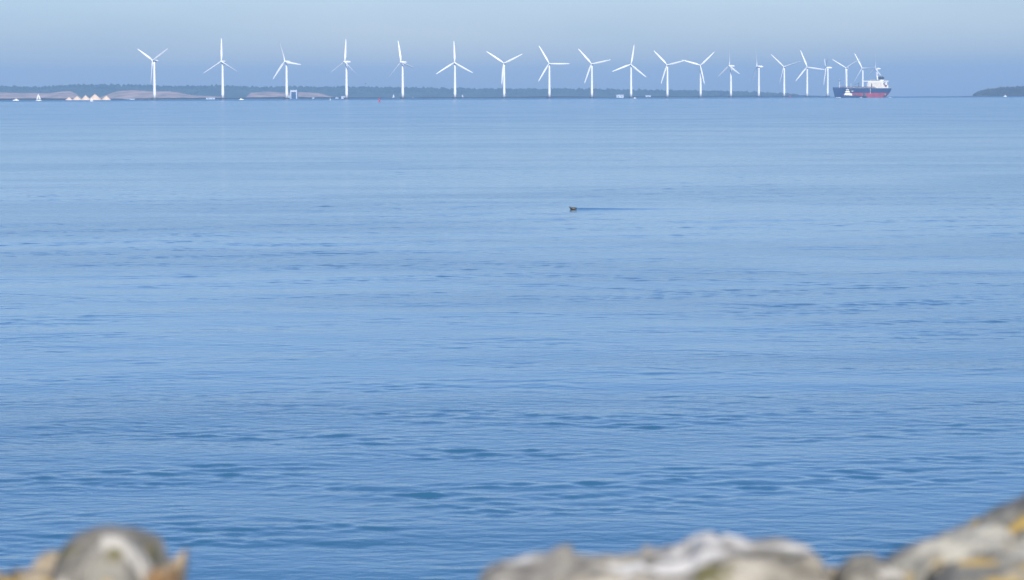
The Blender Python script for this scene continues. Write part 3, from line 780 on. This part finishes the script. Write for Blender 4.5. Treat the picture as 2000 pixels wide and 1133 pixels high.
def boulder(prof, D, m, label, seed, depth=.34, bottom=1300, lump=.05, planes=5):
    """an uneven stone: outline heights along its width, rounded in depth, hewn by a few flat faces"""
    rnd = random.Random(seed); k = D / FPX
    x0, x1 = prof[0][0], prof[-1][0]
    cx = (x0 + x1) / 2; c = point(cx, bottom, D)
    nu, nv = 72, 40; V = []; F = []
    W = (x1 - x0) / 2 * k
    for i in range(nu + 1):
        px = x0 + (x1 - x0) * i / nu; X_ = (px - cx) * k
        top = (bottom - interp(prof, px)) * k
        e_ = math.sqrt(max(0.0, 1 - (2 * i / nu - 1) ** 4))
        for j in range(nv + 1):
            a = math.pi * j / nv                       # from front foot over the top to the back foot
            ca, sa = math.cos(a), math.sin(a)
            y = -depth * (.55 + .45 * e_) * math.copysign(abs(ca) ** .8, ca); z = top * sa ** .62
            q = Vector((X_, y, z)); s = 1 + seed
            d = noise.fractal(q * 7 + Vector((seed, 0, 0)), .9, 2.0, 5) * lump * (.35 + .65 * abs(ca) + .15)
            d2 = noise.cell(q * 9 + Vector((seed * 3, 1, 2))) * .012
            V.append((X_ + d * .4, y + d - d2, z + ((d * .35 - .006 - d2) if 0 < j < nv else 0)))
    for i in range(nu):
        for j in range(nv): a = i * (nv + 1) + j; F.append([a, a + nv + 1, a + nv + 2, a + 1])
    for i in (0, nu): b0 = i * (nv + 1); F.append([b0 + j for j in range(nv + 1)])
    o = mesh('boulder', V, F, m)
    bm = bmesh.new(); bm.from_mesh(o.data); bmesh.ops.recalc_face_normals(bm, faces=bm.faces); bm.to_mesh(o.data); bm.free()
    o.location = c - Vector((0, 0, (7 if cx < 1600 else -2) * k))
    return tag(o, label, 'boulder', 'blurred shore boulders along the bottom edge')
boulder([(-90, 1180), (-60, 1140), (-10, 1118), (30, 1122), (62, 1132), (90, 1160)], 3.8, RM[4], 'pale pinkish boulder at the bottom left corner', 1, .2)
boulder([(5, 1160), (18, 1112), (45, 1090), (70, 1082), (108, 1080), (132, 1092), (150, 1130)], 4.05, RM[4], 'cream boulder with a bright yellow lichen spot, left of the big grey one', 2, .16)
boulder([(102, 1160), (112, 1090), (128, 1062), (150, 1042), (175, 1033), (205, 1031), (240, 1041), (268, 1060), (290, 1085), (304, 1112), (312, 1160)], 4.0, RM[0], 'big rounded grey boulder at the lower left', 3, .16)
boulder([(286, 1170), (300, 1110), (325, 1095), (345, 1078), (360, 1066), (372, 1070), (374, 1090), (362, 1118), (350, 1160)], 3.95, RM[5], 'small upright brown boulder right of the big rounded grey one', 4, .08)
boulder([(912, 1160), (930, 1122), (965, 1108), (1000, 1097), (1060, 1088), (1085, 1076), (1140, 1075), (1185, 1078), (1205, 1084), (1245, 1074), (1300, 1068), (1345, 1060), (1365, 1045), (1395, 1038), (1430, 1038), (1470, 1046), (1520, 1042), (1560, 1040), (1590, 1042), (1606, 1062), (1612, 1110), (1614, 1170)], 4.0, RM[1], 'long pale grey boulder with a white streak at the bottom centre right', 5, .22)
boulder([(1590, 1180), (1605, 1112), (1620, 1106), (1632, 1112), (1640, 1170)], 4.1, RM[4], 'small cream boulder wedged between the long pale one and the grey group', 6, .1)
boulder([(1618, 1180), (1634, 1094), (1658, 1078), (1690, 1076), (1722, 1082), (1752, 1092), (1778, 1130), (1788, 1180)], 4.05, RM[0], 'low rounded grey boulder right of the long pale one', 7, .14)
boulder([(1700, 1180), (1722, 1100), (1755, 1080), (1795, 1064), (1840, 1058), (1900, 1052), (1940, 1070), (1975, 1180)], 4.1, RM[2], 'low grey and ochre boulder at the left foot of the right-hand pile', 8, .12)
boulder([(1790, 1200), (1815, 1072), (1845, 1046), (1880, 1032), (1915, 1022), (1960, 1018), (2000, 1040), (2040, 1200)], 4.2, RM[2], 'grey boulder with yellow lichen in the middle of the right-hand pile', 9, .14)
boulder([(1868, 1200), (1892, 1040), (1925, 1010), (1952, 994), (1972, 982), (2000, 972), (2040, 962), (2110, 975), (2160, 1040), (2190, 1180)], 4.3, RM[2], 'highest and largest grey boulder, cut off by the right edge', 10, .22)
boulder([(1800, 1220), (1825, 1120), (1870, 1092), (1930, 1085), (2000, 1080), (2060, 1100), (2090, 1200)], 3.85, RM[2], 'low grey boulder with orange lichen at the bottom right corner', 11, .16)

# ------------------------------------------------------------------ haze
hz = MB().box(-14900, -200, -19, 14900, 14900, 135).build('haze', bpy.data.materials.new('haze_air'))
tag(hz, kind='stuff'); hm = hz.data.materials[0]; hm.use_nodes = True; t = hm.node_tree; t.nodes.clear()
vo = N(t, 'ShaderNodeVolumePrincipled'); vo.inputs['Color'].default_value = (0.44, 0.705, 1.0, 1)
vo.inputs['Density'].default_value = 1.0e-4; vo.inputs['Anisotropy'].default_value = 0.17
mo = N(t, 'ShaderNodeOutputMaterial'); t.links.new(vo.outputs[0], mo.inputs['Volume'])
S.cycles.volume_bounces = 1; S.cycles.max_bounces = 8
